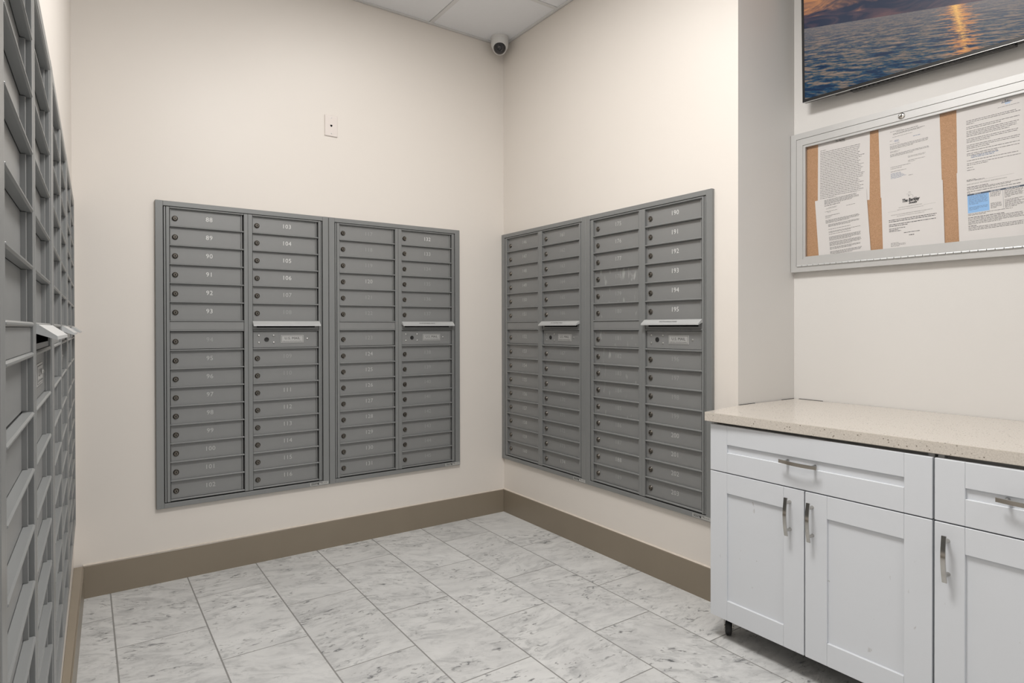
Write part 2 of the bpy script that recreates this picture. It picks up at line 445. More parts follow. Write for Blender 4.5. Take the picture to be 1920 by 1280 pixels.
# baseboards with a caulked top edge
BH = 0.1445
def bb_prof(t): return [(0, 0), (t, 0), (t, BH - 0.004), (t - 0.003, BH), (0, BH)]
q = MB(); q.prism(bb_prof(0.012), bl(0) - 0.004, -0.0125, lambda p, z, a: (a, -p, z))
q.mi = 1; q.prism([(0.0, BH), (0.011, BH), (0.0, BH + 0.004)], bl(0) - 0.004, -0.0125, lambda p, z, a: (a, -p, z))
struct('baseboard_back', q.mesh('baseboard_back', [M['base'], M['caulk']]))
q = MB(); q.prism(bb_prof(0.012), 0.0, YE, lambda p, z, a: (-p, a, z))
q.mi = 1; q.prism([(0.0, BH), (0.011, BH), (0.0, BH + 0.004)], 0.0, YE, lambda p, z, a: (-p, a, z))
struct('baseboard_right', q.mesh('baseboard_right', [M['base'], M['caulk']]))
q = MB()
ya, yb = -0.0122, -3.1
for lo, hi, inset, mi in ((0.0, BH - 0.006, 0.0, 0), (BH - 0.006, BH, 0.004, 0)):
    q.mi = mi
    q.prism([(wl(ya) + 0.0005, ya), (bl(ya) - inset, ya), (bl(yb) - inset, yb), (wl(yb) + 0.0005, yb)], lo, hi, lambda p, r, a: (p, r, a))
struct('baseboard_left', q.mesh('baseboard_left', M['base']))

# ------------------------------------------------------------------ mailbox banks
H = 1.441; W = 0.8105
C1 = (0.058, 0.385); C2 = (0.4245, 0.757)
RIBS = [0.0295, 0.1163, 0.2055, 0.2947, 0.384, 0.473, 0.562, 0.6090] + [0.7022 + 0.088 * j for j in range(8)] + [1.4085]
ROWS = [(RIBS[i], RIBS[i + 1]) for i in range(6)] + [(RIBS[i], RIBS[i + 1]) for i in range(7, 16)]     # 15 rows
mm = {}
q = MB()
q.box(0, 0.0315, -0.018, 0, 0, H, 0.0012); q.box(0.779, W, -0.018, 0, 0, H, 0.0012)
q.box(0.0315, 0.779, -0.0178, 0, H - 0.0235, H - 0.0002, 0.0012); q.box(0.0315, 0.779, -0.0178, 0, 0.0002, 0.0228, 0.0012)
mm['outer_trim'] = q.mesh('outer_trim', M['mail_frame'])
q = MB(); q.box(0.0312, 0.7792, -0.0008, -0.0002, 0.0226, H - 0.0232); mm['back_plate'] = q.mesh('back_plate', M['mail_dark'])  # near-black colour paints in the shade of the gaps around the doors
def stile(strips):
    q = MB()
    for a, b, d in strips: q.box(a, b, -d, -0.0008, 0.0265, H - 0.0262, 0.0008)
    return q.mesh('stile', M['mail_frame'])
mm['stile'] = [stile([(0.0352, 0.0425, 0.014), (0.0445, 0.058, 0.0165)]), stile([(0.385, 0.4035, 0.0165), (0.4043, 0.4245, 0.017)]), stile([(0.757, 0.7665, 0.0165), (0.7682, 0.7745, 0.014)])]
def rib(c): 
    q = MB(); q.box(c[0], c[1], -0.0174, -0.0008, -0.0036, 0.0036, 0.0024); return q.mesh('shelf_rib', M['mail_frame'])
mm['rib'] = [rib(C1), rib(C2)]
def door(c):
    wd = c[1] - c[0]
    q = MB(); q.box(0.0062, wd - 0.012, -0.0022, -0.0008, -0.0405, 0.0405)
    q.box(0.0030, 0.0062, -0.0075, -0.0008, -0.0405, 0.0405, 0.0006); q.box(wd - 0.012, wd - 0.0075, -0.0095, -0.0008, -0.0405, 0.0405, 0.0008)
    return q.mesh('mailbox_door', M['mail'])
mm['door'] = [door(C1), door(C2)]
mm['door_smudged'] = mm['door'][0].copy(); mm['door_smudged'].materials.clear(); mm['door_smudged'].materials.append(M['mail_smudged'])
def lockm(mat):
    q = MB(); F_ = lambda x, y, h: (x, -h, y)
    q.lathe([(0.0125, 0.0), (0.0128, 0.003), (0.0115, 0.0048), (0.0094, 0.0036), (0.0088, 0.0068), (0.0078, 0.0080), (0.0, 0.0082)], 20, F_)
    q.mi = 1; q.box(-0.0012, 0.0012, -0.0086, -0.0080, -0.0046, 0.0046); q.box(-0.002, 0.002, -0.0086, -0.0080, -0.0016, 0.0016)
    return q.mesh('lock', [M['lock'], M['black']], True)
mm['lock'] = lockm(None)
q = MB(); q.box(C1[0] + 0.0005, C1[1] - 0.0005, -0.013, -0.0022, -0.0195, 0.0195, 0.0008); mm['blank'] = q.mesh('blank_panel', M['mail'])
q = MB(); q.box(C2[0] + 0.0005, C2[1] - 0.0005, -0.013, -0.0022, -0.0195, 0.0195, 0.0008)
q.mi = 1; q.box(C2[0] + 0.020, C2[1] - 0.020, -0.0136, -0.0129, -0.0085, 0.0165)  # black patch paints the darkness inside the slot, which has no real depth
mm['slotp'] = q.mesh('slot_panel', [M['mail'], M['black']])
q = MB()    # sloping hood over the outgoing slot
x0, x1 = C2[0] - 0.001, C2[1] + 0.003
q.prism([(-0.0135, 0.020), (-0.0135, 0.0225), (-0.020, 0.0235), (-0.044, 0.0045), (-0.0445, -0.0015), (-0.0425, -0.0015), (-0.0415, 0.0030), (-0.0195, 0.0205)], x0, x1, lambda p, r, a: (a, p, r))
for a, b in ((x0, x0 + 0.0018), (x1 - 0.0018, x1)):
    q.prism([(-0.0135, 0.0215), (-0.0200, 0.0205), (-0.0415, 0.0030), (-0.0425, -0.0012), (-0.0135, 0.010)], a, b, lambda p, r, a_: (a_, p, r))
mm['hood'] = q.mesh('outgoing_hood', M['alu'])
q = MB(); wd = C2[1] - C2[0]
q.box(0.004, wd - 0.010, -0.0062, -0.0022, -0.0415, 0.0415, 0.0008); q.box(wd - 0.010, wd - 0.006, -0.0105, -0.0022, -0.0415, 0.0415, 0.0006)
mm['access'] = q.mesh('access_panel', M['mail'])
q = MB(); q.lathe([(0.0115, 0.0), (0.0115, 0.0015), (0.0095, 0.0022), (0.0075, 0.0016), (0.0, 0.0016)], 18, lambda x, y, h: (x, -h, y)); mm['alock'] = q.mesh('lock', M['rubber'], True)
q = MB(); q.lathe([(0.0052, 0.0), (0.0046, 0.0020), (0.0026, 0.0032), (0.0, 0.0036)], 12, lambda x, y, h: (x, -h, y)); mm['rivet'] = q.mesh('rivet', M['rivet'], True)
q = MB(); q.box(-0.0580, 0.0580, -0.0018, 0, -0.0205, 0.0205, 0.0006)
q.mi = 1; q.box(-0.0545, 0.0545, -0.0021, -0.0017, -0.0172, 0.0172)
mm['nplate'] = q.mesh('name_plate', [M['plate'], M['ink_soft']])
q = MB(); q.box(-0.0530, 0.0530, -0.0024, -0.0018, -0.0157, 0.0157); mm['nface'] = q.mesh('name_plate_face', M['plate'])
q = MB(); q.box(0, 0.098, -0.0186, -0.0178, 0.0035, 0.0195)
q.mi = 1
rs = random.Random(3)
for r_, zz in enumerate((0.0165, 0.0125, 0.0085)):
    xx = 0.006
    while xx < (0.034 if r_ else 0.062):
        ww = rs.uniform(0.004, 0.010); q.box(xx, xx + ww, -0.0189, -0.0186, zz - 0.0012, zz + 0.0012); xx += ww + 0.0022
q.lathe([(0.0042, 0.0), (0.0042, 0.0009), (0.0, 0.0009)], 10, lambda x, y, h: (0.043 + x, -0.0184 - h, 0.0105 + y))
for xx in (0.056, 0.064, 0.074, 0.083): q.box(xx, xx + 0.005, -0.0189, -0.0186, 0.0115, 0.0135)
mm['sticker'] = q.mesh('label_sticker', [M['sticker'], M['ink']])

def mailbox(label, loc, rotz, first, sx=1.0, sz=1.0, level=None, sticker=True):
    r = thing('mailbox_bank', label, 'mailbox', loc, rotz, 'grey mailbox banks set in the walls')
    r.scale = (sx, 1, sz)
    obj('outer_trim', mm['outer_trim'], r); obj('back_plate', mm['back_plate'], r)
    for s in mm['stile']: obj('stile', s, r)
    for c in (0, 1):
        for t in RIBS: obj('shelf_rib', mm['rib'][c], r, (0, 0, H - t))
    n = first
    for c, C in ((0, C1), (1, C2)):
        for i, (a, b) in enumerate(ROWS):
            zc = H - (a + b) / 2
            if c == 1 and i == 6:
                p = obj('access_panel', mm['access'], r, (C[0], 0, zc))
                obj('lock', mm['alock'], p, (0.069, -0.0062, 0.0))
                for dx, dz in ((0.032, 0.0195), (0.032, -0.0165), (0.104, 0.0195), (0.104, -0.0165), (0.275, 0.0015)): obj('rivet', mm['rivet'], p, (dx, -0.0062, dz))
                obj('name_plate', mm['nplate'], p, (0.197, -0.0062, 0.001)); obj('name_plate_face', mm['nface'], p, (0.197, -0.0062, 0.001))
                obj('lettering', text_mesh('U.S. MAIL', 0.0185, M['ink'], width=0.078), p, (0.197, -0.0089, 0.0045))
                obj('lettering', text_mesh('APPROVED BY THE POSTMASTER GENERAL', 0.0055, M['ink'], width=0.098), p, (0.197, -0.0089, -0.0105))
                continue
            d = obj('mailbox_door', mm['door_smudged'] if n is not None and 178 <= n <= 185 else mm['door'][c], r, (C[0], 0, zc))
            obj('lock', mm['lock'], d, (0.0245, -0.0022, -0.005))
            if n is not None:
                lv = level(n) if level else 'num_mid'
                if lv: obj('lettering', text_mesh(str(n), 0.0305, M[lv], space=1.05), d, (0.172, -0.0026, 0.002))
                n += 1
    obj('blank_panel', mm['blank'], r, (0, 0, H - 0.5855)); obj('slot_panel', mm['slotp'], r, (0, 0, H - 0.5855))
    h = obj('outgoing_hood', mm['hood'], r, (0, 0, H - 0.5855))
    if n is not None:
        tl = obj('lettering', text_mesh('OUTGOING MAIL', 0.0115, M['num_hi'] if first == 88 else M['ink'], width=0.105), h, ((C2[0] + C2[1]) / 2 - 0.01, -0.0333, 0.0143))
        tl.rotation_euler = (math.radians(-52), 0, 0)
    if sticker: obj('label_sticker', mm['sticker'], r, (0.708, 0, 0))
    return r

def lvA(n):
    if n <= 93 or 103 <= n <= 106: return 'num_hi'
    return 'num_mid' if n not in (94, 108, 109, 110) else 'num_lo'
def lvB(n):
    if n == 132: return 'num_hi'
    return 'num_mid' if n in (120, 124, 125, 126, 127, 128, 129, 130, 131, 133) else 'num_lo'
def lvC(n): return 'num_mid' if n <= 160 or n in (161, 174) else 'num_lo'
def lvD(n):
    if 190 <= n <= 195: return 'num_hi'
    return 'num_mid' if n in (175, 176, 177, 188, 200, 201, 202, 203) else 'num_lo'
zb = 0.3464
mailbox('gray mailbox bank with doors 88 to 116, left one on the back wall', (-1.9626, 0, zb), 0, 88, level=lvA)
mailbox('gray mailbox bank with doors 117 to 145, right one on the back wall', (-1.1495, 0, zb), 0, 117, level=lvB)
mailbox('gray mailbox bank with doors 146 to 174, at the room corner', (0, -0.0022, zb), -math.pi / 2, 146, level=lvC)
mailbox('gray mailbox bank with doors 175 to 203, beside the white cabinet', (0, -0.8135, zb), -math.pi / 2, 175, level=lvD)
def left_unit(label, ya, yb_, k=0.0112, x1=None):
    # the unit's trim front runs along x = -2.2677 + 0.0112 y; local +x is world +y
    xe = -2.2677 + 0.0112 * yb_ if x1 is None else x1
    xm = lambda y: xe + k * (y - yb_) - 0.018
    ang = math.pi / 2 - math.atan(k)
    mailbox(label, (xm(ya), ya, 0.343), ang, None, sx=(yb_ - ya) / W, sz=1.401 / H, sticker=False)
left_unit('gray mailbox bank on the left wall, the one nearest the viewer at the photo edge', -2.500, -1.690, 0.019)
left_unit('gray mailbox bank in the middle of the row of three on the left wall', -1.686, -0.865)
left_unit('gray mailbox bank at the far end of the left wall, next to the back wall', -0.861, -0.038)

# ------------------------------------------------------------------ base cabinets and counter
X0 = -0.26
def shaker(y0, y1, z0, z1, rail=0.074, pz=None, mat='cab'):
    """front panel facing -x; y0 > y1"""
    q = MB(); xf, xb = X0, X0 + 0.019
    st = 0.0735
    za, zb_ = (z0 + rail, z1 - rail) if pz is None else pz
    for a, b in ((y0, y0 - st), (y1 + st, y1)): q.box(xf, xb, a, b, z0, z1, 0.0012)
    for a, b in ((z0, za), (zb_, z1)): q.box(xf + 0.0002, xb, y0 - st - 0.0002, y1 + st + 0.0002, a, b, 0.0010)
    q.box(xf + 0.0085, xb - 0.002, y0 - st, y1 + st, za, zb_)
    return q
def handle(parent, p0, p1):
    """arched flat bar with two posts from p0 to p1 on the face x = X0"""
    p0 = Vector((X0, *p0)); p1 = Vector((X0, *p1)); d = (p1 - p0); L = d.length; d.normalize(); s = Vector((0, d.z, -d.y))
    q = MB(); N = 14
    def ring(t, off, hw, th):
        c = p0 + d * (L * t); o = Vector((-off, 0, 0))
        return [q.bm.verts.new(c + o + s * hw), q.bm.verts.new(c + o - s * hw), q.bm.verts.new(c + o + Vector((-th, 0, 0)) - s * hw), q.bm.verts.new(c + o + Vector((-th, 0, 0)) + s * hw)]
    prev = None
    for i in range(N + 1):
        t = i / N; off = 0.0225 + 0.0085 * math.sin(math.pi * t)
        r = ring(t, off, 0.0058, 0.0042)
        if prev:
            for k in range(4): q._f([prev[k], prev[(k + 1) % 4], r[(k + 1) % 4], r[k]])
        else: q._f(r)
        prev = r
    q._f(prev[::-1])
    for t in (0.14, 0.86):
        c = p0 + d * (L * t)
        q.lathe([(0.0062, 0.0), (0.0050, 0.003), (0.0046, 0.027)], 12, lambda x, y, h: (c.x - h, c.y + x, c.z + y))
    return obj('handle', q.mesh('handle', M['chrome'], True), parent, label='curved satin chrome bar handle')
def caster(parent, x, y, yaw=0.5):
    q = MB(); ca, sa = math.cos(yaw), math.sin(yaw)
    def rot(px, py, pz): return (x + ca * px - sa * py, y + sa * px + ca * py, pz)
    q.lathe([(0.0, -0.012), (0.020, -0.012), (0.029, -0.010), (0.031, -0.006), (0.031, 0.006), (0.029, 0.010), (0.020, 0.012), (0.0, 0.012)], 22, lambda a, b, h: rot(a, h, 0.031 + b))
    wheel = obj('caster', q.mesh('caster', M['rubber'], True), parent, label='black caster wheel with chrome fork')
    f = MB()
    for sgn in (-1, 1): f.prism([(-0.010, 0.020), (0.010, 0.020), (0.022, 0.078), (-0.022, 0.078)], sgn * 0.0145, sgn * 0.0170, lambda p, r, a: rot(p, a, r))
    f.prism([(-0.024, -0.024), (0.024, -0.024), (0.024, 0.024), (-0.024, 0.024)], 0.078, 0.0905, lambda p, r, a: rot(p, r, a))
    f.lathe([(0.006, -0.018), (0.006, 0.018)], 10, lambda a, b, h: rot(a, h, 0.031 + b))
    obj('fork', f.mesh('fork', M['chrome']), wheel)
def cab(label, y0, y1, doors):
    r = thing('base_cabinet', label, 'cabinet', (0, 0, 0), 0, 'white base cabinets under the counter')
    q = MB(); t = 0.016; xb = 0.405; xf = X0 + 0.020
    ya, yb_ = y0 - 0.0015, y1 + 0.0015
    q.box(xf, xb, ya, ya - t, 0.090, 0.828); q.box(xf, xb, yb_ + t, yb_, 0.090, 0.828)
    q.box(xf, xb, ya - t, yb_ + t, 0.090, 0.106); q.box(xb - 0.010, xb, ya - t, yb_ + t, 0.106, 0.828)
    q.box(xf + 0.02, xf + 0.10, ya - t, yb_ + t, 0.812, 0.828); q.box(xf, xf + 0.012, ya - t, yb_ + t, 0.620, 0.665)
    obj('carcass', q.mesh('carcass', M['cab_edge']), r)
    df = obj('drawer_front', shaker(y0, y1, 0.6455, 0.8205, pz=(0.7195, 0.7495)).mesh('drawer_front', M['cab']), r)
    for i, (a, b, hy) in enumerate(doors):
        dd = obj('door', shaker(a, b, 0.0895, 0.6415).mesh('door', M['cab_scuff']), r)
        handle(dd, (hy, 0.6125), (hy - 0.0015, 0.4835))
    return r, df
c1, df = cab('white shaker cabinet with one wide drawer over two doors, left end of the counter', -1.8005, -2.5535, [(-1.8005, -2.1745, -2.1245), (-2.1785, -2.5535, -2.2030)])
handle(df, (-2.0985, 0.7335), (-2.2315, 0.7315))
for x, y in ((-0.19, -1.832), (0.34, -1.85), (-0.17, -2.50), (0.34, -2.50)): caster(c1, x, y, 0.55)
c2, df = cab('white shaker cabinet with one drawer over one door, right of the wide cabinet', -2.5590, -3.0120, [(-2.5590, -3.0120, -2.5915)])
handle(df, (-2.7085, 0.7405), (-2.8420, 0.7395))
for x, y in ((-0.17, -2.61), (0.34, -2.61), (-0.17, -2.95), (0.34, -2.95)): caster(c2, x, y, 0.4)

q = MB()
pts = [(-0.279, -1.7875), (0.0, -1.7445), (D - 0.003, -1.7445), (D - 0.003, -3.03), (-0.245, -3.03)]
q.prism(pts, 0.8315, 0.8655, lambda p, r, a: (p, r, a))
bmesh.ops.bevel(q.bm, geom=[e for e in q.bm.edges], offset=0.0015, segments=2, affect='EDGES')
ct = obj('countertop', q.mesh('countertop', M['counter']))
ct['label'] = 'speckled beige quartz countertop lying across the white cabinets'; ct['category'] = 'countertop'

for a, b, c_, d_ in ((0.006, 0.115, -1.7445, -1.7415), (0.315, 0.412, -1.7445, -1.7415)):  # thin dark strips along parts of the countertop's wall edges
    q = MB(); q.box(a, b, c_, d_, 0.850, 0.8672, 0.0008); obj('dark_edge_strip', q.mesh('dark_edge_strip', M['mail_dark']), ct)
q = MB(); q.box(0.4147, 0.4174, -1.765, -1.875, 0.850, 0.8672, 0.0008); obj('dark_edge_strip', q.mesh('dark_edge_strip', M['mail_dark']), ct)

# ------------------------------------------------------------------ bulletin board case with notices
BY, BZ = -1.7430, 1.4356            # lower left corner on the recess wall
BW, BHt = 0.917, 0.6161
board = thing('bulletin_board', 'silver framed enclosed bulletin board with cork back, on the wall under the television', 'bulletin board', (D, BY, BZ), -math.pi / 2)
# local: x to the right, -y toward the room, z up
def ring(q, a, b, y0, y1, bev=0.0012):
    """mitred rectangular frame between inset a and inset b"""
    for k in range(4):
        if k == 0: pts = [(a, a), (BW - a, a), (BW - b, b), (b, b)]
        elif k == 1: pts = [(BW - a, a), (BW - a, BHt - a), (BW - b, BHt - b), (BW - b, b)]
        elif k == 2: pts = [(BW - a, BHt - a), (a, BHt - a), (b, BHt - b), (BW - b, BHt - b)]
        else: pts = [(a, BHt - a), (a, a), (b, b), (b, BHt - b)]
        q.prism(pts, y0, y1, lambda p, r, h: (p, h, r))
q = MB(); ring(q, 0.0, 0.0250, -0.030, -0.001); obj('case_frame', q.mesh('case_frame', M['frame_silver']), board)
q = MB(); ring(q, 0.0278, 0.0560, -0.0325, -0.018); ring(q, 0.0562, 0.0660, -0.0290, -0.018)
obj('door_frame', q.mesh('door_frame', M['frame_silver']), board)
q = MB(); ring(q, 0.0245, 0.0285, -0.0175, -0.0126); obj('seam_shade', q.mesh('seam_shade', M['black']), board)  # black ring paints in the shade of the gap between the two frames
q = MB(); q.box(0.0262, BW - 0.0262, -0.0125, -0.001, 0.0262, BHt - 0.0262); obj('cork_panel', q.mesh('cork_panel', M['cork']), board)
q = MB(); q.box(0.0655, BW - 0.0655, -0.0240, -0.0225, 0.0655, BHt - 0.0655); obj('glass_pane', q.mesh('glass_pane', M['pane']), board)
q = MB(); n = 34
for i in range(n):
    a = 0.03 + (BW - 0.06) * i / n; b = 0.03 + (BW - 0.06) * (i + 1) / n - 0.0022
    q.lathe([(0.0, a), (0.0036, a), (0.0036, b), (0.0, b)], 8, lambda x, y, h: (h, -0.0325 + x, 0.0262 + y))
hg = obj('piano_hinge', q.mesh('piano_hinge', M['alu'], True), board)
q = MB(); q.lathe([(0.0125, 0.0), (0.0125, 0.004), (0.0100, 0.006), (0.0085, 0.0045), (0.0070, 0.0048), (0.0, 0.0055)], 20, lambda x, y, h: (0.458 + x, -0.0300 - h, BHt - 0.0400 + y))
q.mi = 1; q.box(0.4570, 0.4592, -0.0362, -0.0352, BHt - 0.0445, BHt - 0.0355)
obj('lock', q.mesh('lock', [M['chrome'], M['black']], True), board)

PW, PH = 0.2159, 0.2794
NP = [0]
def paper(label, u, v, rot=0.0, layer=0):
    """sheet whose upper left corner is at world y = u, z = v"""
    x = D - 0.0127 - 0.0022 * layer
    t = thing('notice_sheet', label, 'paper', (x, u, v), 0, 'printed notices behind the pane')
    t.rotation_euler = Matrix.Rotation(rot, 3, 'X').to_euler() if False else (rot, 0, -math.pi / 2)
    t.rotation_mode = 'XYZ'
    # roll in its own plane: rotate about the sheet normal
    t.rotation_euler = (Matrix.Rotation(-math.pi / 2, 3, 'Z') @ Matrix.Rotation(rot, 3, 'Y')).to_euler()
    q = MB(); q.box(0, PW, -0.0003, 0, -PH, 0); obj('sheet', q.mesh('sheet', M['paper']), t)
    return t
def lines(t, spec, seed, mat='ink_soft'):
    """spec: (x0, x1, z, height, gap) rows of little word bars, in inches from the upper left corner"""
    rs = random.Random(seed); q = MB(); I = 0.0254
    for x0, x1, z, hh in spec:
        x = x0
        while x < x1 - 0.05:
            ww = min(rs.choice((0.12, 0.2, 0.28, 0.36, 0.45)), x1 - x)
            y = -0.00042
            q.quad([(x * I, y, -(z + hh / 2) * I), ((x + ww) * I, y, -(z + hh / 2) * I), ((x + ww) * I, y, -(z - hh / 2) * I), (x * I, y, -(z - hh / 2) * I)])
            x += ww + 0.06
    o = obj('print', q.mesh('print', M[mat]), t); return o
def para(x0, x1, z0, n, step, hh=0.055, last=0.6, ragged=0.15, seed=1):
    rs = random.Random(seed); out = []
    for i in range(n):
        e = x1 - rs.random() * ragged * (x1 - x0)
        if i == n - 1: e = x0 + (x1 - x0) * last
        out.append((x0, e, z0 + i * step, hh))
    return out
def title(t, txt, x, z, size, width=None, mat='ink', align='CENTER', shear=0, bold=0.0):
    I = 0.0254
    obj('lettering', text_mesh(txt, size * I, M[mat], align, shear, 1.0, bold, width * I if width else None), t, (x * I, -0.00045, -z * I))

# upper left: dense letter
p = paper('dense full page letter with small logo, upper left sheet on the cork', -1.8585, 1.9905, 0.004)
title(p, 'The Berkley', 3.75, 0.30, 0.36, 1.6, shear=0.25, bold=0.0002); title(p, 'South', 4.2, 0.56, 0.26, 0.75, shear=0.25)
sp = [(0.4, 1.4, 1.35, 0.07)] + para(0.4, 7.7, 1.68, 29, 0.29, 0.085, 0.4, 0.14, 5)
lines(p, sp, 11)
# lower left
p = paper('tilted letter with narrow paragraphs, lower left sheet overlapping the dense letter', -1.8460, 1.7420, -0.070, 1)
sp = para(1.6, 7.3, 0.30, 5, 0.17, 0.075, 0.8, 0.06, 2) + [(1.6, 4.2, 1.25, 0.11), (2.2, 3.7, 1.65, 0.05), (1.8, 3.6, 1.80, 0.05), (5.2, 6.6, 1.95, 0.06), (1.6, 3.7, 2.25, 0.06), (2.0, 2.6, 2.42, 0.05), (1.6, 4.1, 3.0, 0.08), (1.6, 2.7, 3.2, 0.05), (1.6, 2.4, 3.35, 0.05)]
for z0, n in ((3.75, 4), (4.55, 3), (5.35, 1), (5.75, 2), (6.20, 1), (6.65, 5), (7.55, 5), (8.45, 3), (9.15, 4)):
    sp += para(2.0 if z0 > 4 else 1.6, 7.2, z0, n, 0.15, 0.07, 0.7, 0.05, int(z0 * 10))
lines(p, sp, 12)
# upper middle
p = paper('sparse signed letter in the top middle of the cork, above the meeting notice', -2.1075, 1.9900, -0.030)
sp = [(1.7, 3.4, 1.05, 0.05), (2.6, 5.6, 1.2, 0.08), (2.1, 6.5, 1.45, 0.07), (2.1, 6.0, 1.58, 0.05), (2.0, 4.8, 1.95, 0.05), (1.6, 3.0, 3.0, 0.05), (1.6, 2.0, 2.45, 0.05)]
sp += para(1.6, 7.0, 3.30, 4, 0.16, 0.06, 0.6, 0.03, 3) + [(1.6, 3.0, 4.15, 0.05), (1.6, 2.8, 4.3, 0.05)] + para(1.6, 7.0, 4.6, 3, 0.16, 0.06, 0.6, 0.03, 4)
sp += [(4.1, 6.5, 5.45, 0.05), (4.1, 6.4, 5.60, 0.05), (4.1, 6.4, 6.1, 0.06), (4.1, 5.1, 6.3, 0.05), (1.6, 4.4, 6.6, 0.06), (1.6, 3.2, 6.85, 0.06), (1.6, 3.8, 7.3, 0.06), (4.1, 4.7, 8.35, 0.06)]
lines(p, sp, 13); lines(p, para(1.6, 3.8, 7.6, 6, 0.15, 0.055, 0.7, 0.4, 6) + [(4.9, 5.9, 2.55, 0.07), (2.3, 2.9, 2.50, 0.05), (2.2, 2.8, 2.62, 0.05), (2.35, 2.95, 2.74, 0.05)], 14, 'ink_blue')
# lower middle: meeting notice with the large logo
p = paper('meeting notice with large black script logo, lower middle sheet on the cork', -2.1190, 1.7330, -0.030, 1)
title(p, 'The Berkley', 4.15, 2.05, 0.66, 2.45, shear=0.25, bold=0.0011); title(p, 'South', 4.45, 2.50, 0.46, 1.15, shear=0.25, bold=0.0008)
title(p, 'NOTICE OF THE BOARD OF DIRECTORS', 4.1, 3.0, 0.17, 3.2); title(p, 'Berkley South Condominium Association, Inc.', 4.1, 3.3, 0.17, 3.6)
title(p, 'NOTICE OF THE CLOSED MEETING OF THE BOARD OF DIRECTORS OF', 4.2, 4.0, 0.17, 5.7); title(p, 'Berkley South Condominium Association, Inc.', 4.1, 4.25, 0.16, 3.8)
lines(p, para(1.0, 7.6, 4.75, 2, 0.25, 0.10, 0.97, 0.02, 1) + para(1.0, 7.6, 5.45, 2, 0.25, 0.10, 0.4, 0.02, 2) + [(1.0, 3.3, 6.1, 0.09), (1.0, 2.4, 6.32, 0.09), (1.0, 2.7, 6.52, 0.09), (3.1, 5.3, 6.95, 0.09), (3.8, 4.5, 7.4, 0.12)], 15, 'ink')
lines(p, [(1.2, 2.3, 8.35, 0.06), (1.2, 3.3, 8.52, 0.06), (1.2, 3.3, 8.69, 0.06), (1.2, 2.4, 8.86, 0.06), (0.9, 2.3, 3.42, 0.02), (5.9, 7.5, 3.15, 0.02)], 16)
lines(p, [(3.9, 4.2, 0.85, 0.10), (3.6, 4.4, 1.1, 0.05), (3.85, 4.0, 1.35, 0.3)], 17, 'ink_light')
# a small faint sketch above the logo: open curve of bars
q = MB(); I = 0.0254
for i in range(9):
    a = math.radians(-60 + 25 * i); b = math.radians(-60 + 25 * (i + 1)); r0, r1 = 0.26, 0.285
    q.quad([((4.25 + r * math.cos(t_)) * I, -0.00043, -(1.55 - r * math.sin(t_)) * I) for r, t_ in ((r0, a), (r1, a), (r1, b), (r0, b))])
obj('print', q.mesh('print', M['ink_soft']), p)
# upper right
p = paper('letter with small blue skyline logo at its top, upper right sheet on the cork', -2.3775, 1.9910, -0.015)
sp = [(4.9, 7.3, 1.35, 0.05)]
for z0, n, l in ((2.15, 3, 0.15), (3.05, 2, 0.65), (3.65, 4, 0.8), (4.75, 3, 0.45), (5.65, 3, 0.45), (6.45, 1, 0.98), (6.85, 2, 0.6), (7.85, 1, 0.95), (8.25, 2, 0.4), (8.85, 1, 0.12), (9.2, 1, 0.16), (9.35, 1, 0.2)):
    sp += para(1.2, 7.4, z0, n, 0.23, 0.08, l, 0.08, int(z0 * 7))
lines(p, sp, 18); lines(p, [(1.7, 4.9, 7.25, 0.09), (1.7, 4.4, 7.45, 0.09)], 19, 'ink_blue')
q = MB(); rs = random.Random(5)
for i in range(12):
    x = 5.3 + i * 0.105; hh = (0.10, 0.22, 0.12, 0.16, 0.45, 0.20, 0.28, 0.30, 0.18, 0.22, 0.12, 0.10)[i]
    q.quad([(a * I, -0.00043, -b * I) for a, b in ((x, 0.86), (x + 0.08, 0.86), (x + 0.08, 0.86 - hh), (x, 0.86 - hh))])
obj('print', q.mesh('print', M['ink_navy']), p)
q = MB()
for i in range(7): q.quad([(a * I, -0.00043, -b * I) for a, b in ((5.7 + i * 0.09, 0.90), (5.77 + i * 0.09, 0.90), (5.77 + i * 0.09, 1.0 + 0.12 * (i % 2)), (5.7 + i * 0.09, 1.0 + 0.12 * (i % 2)))])
obj('print', q.mesh('print', M['ink_sky']), p)
# lower right: payment notice with a table
p = paper('payment notice with a blue shaded table, lower right sheet on the cork', -2.3795, 1.7550, -0.035, 1)
title(p, 'IMPORTANT PAYMENT INFORMATION', 1.2, 2.0, 0.24, 4.6, 'ink_soft', 'LEFT')
lines(p, [(1.2, 2.3, 1.35, 0.09), (1.2, 3.3, 1.5, 0.09), (2.2, 6.7, 1.62, 0.02), (1.2, 3.8, 2.4, 0.10)] + para(1.2, 7.5, 2.6, 2, 0.16, 0.075, 0.8, 0.02, 3) + para(1.2, 7.4, 3.05, 2, 0.2, 0.09, 0.06, 0.02, 4) + para(3.9, 5.2, 3.75, 4, 0.16, 0.07, 0.8, 0.1, 5) + para(3.9, 5.2, 5.2, 5, 0.16, 0.07, 0.5, 0.1, 6) + para(5.5, 7.7, 3.7, 7, 0.16, 0.07, 0.3, 0.2, 7) + para(5.5, 7.7, 5.0, 7, 0.17, 0.07, 0.6, 0.3, 8) + para(1.2, 6.4, 6.25, 2, 0.17, 0.07, 0.4, 0.02, 9), 20)
lines(p, [(1.2, 5.4, 6.75, 0.10)] + para(1.2, 7.6, 6.95, 5, 0.18, 0.075, 0.6, 0.05, 10) + [(1.2, 2.2, 7.95, 0.10)] + para(1.2, 7.6, 8.15, 3, 0.2, 0.08, 0.97, 0.05, 11), 21)
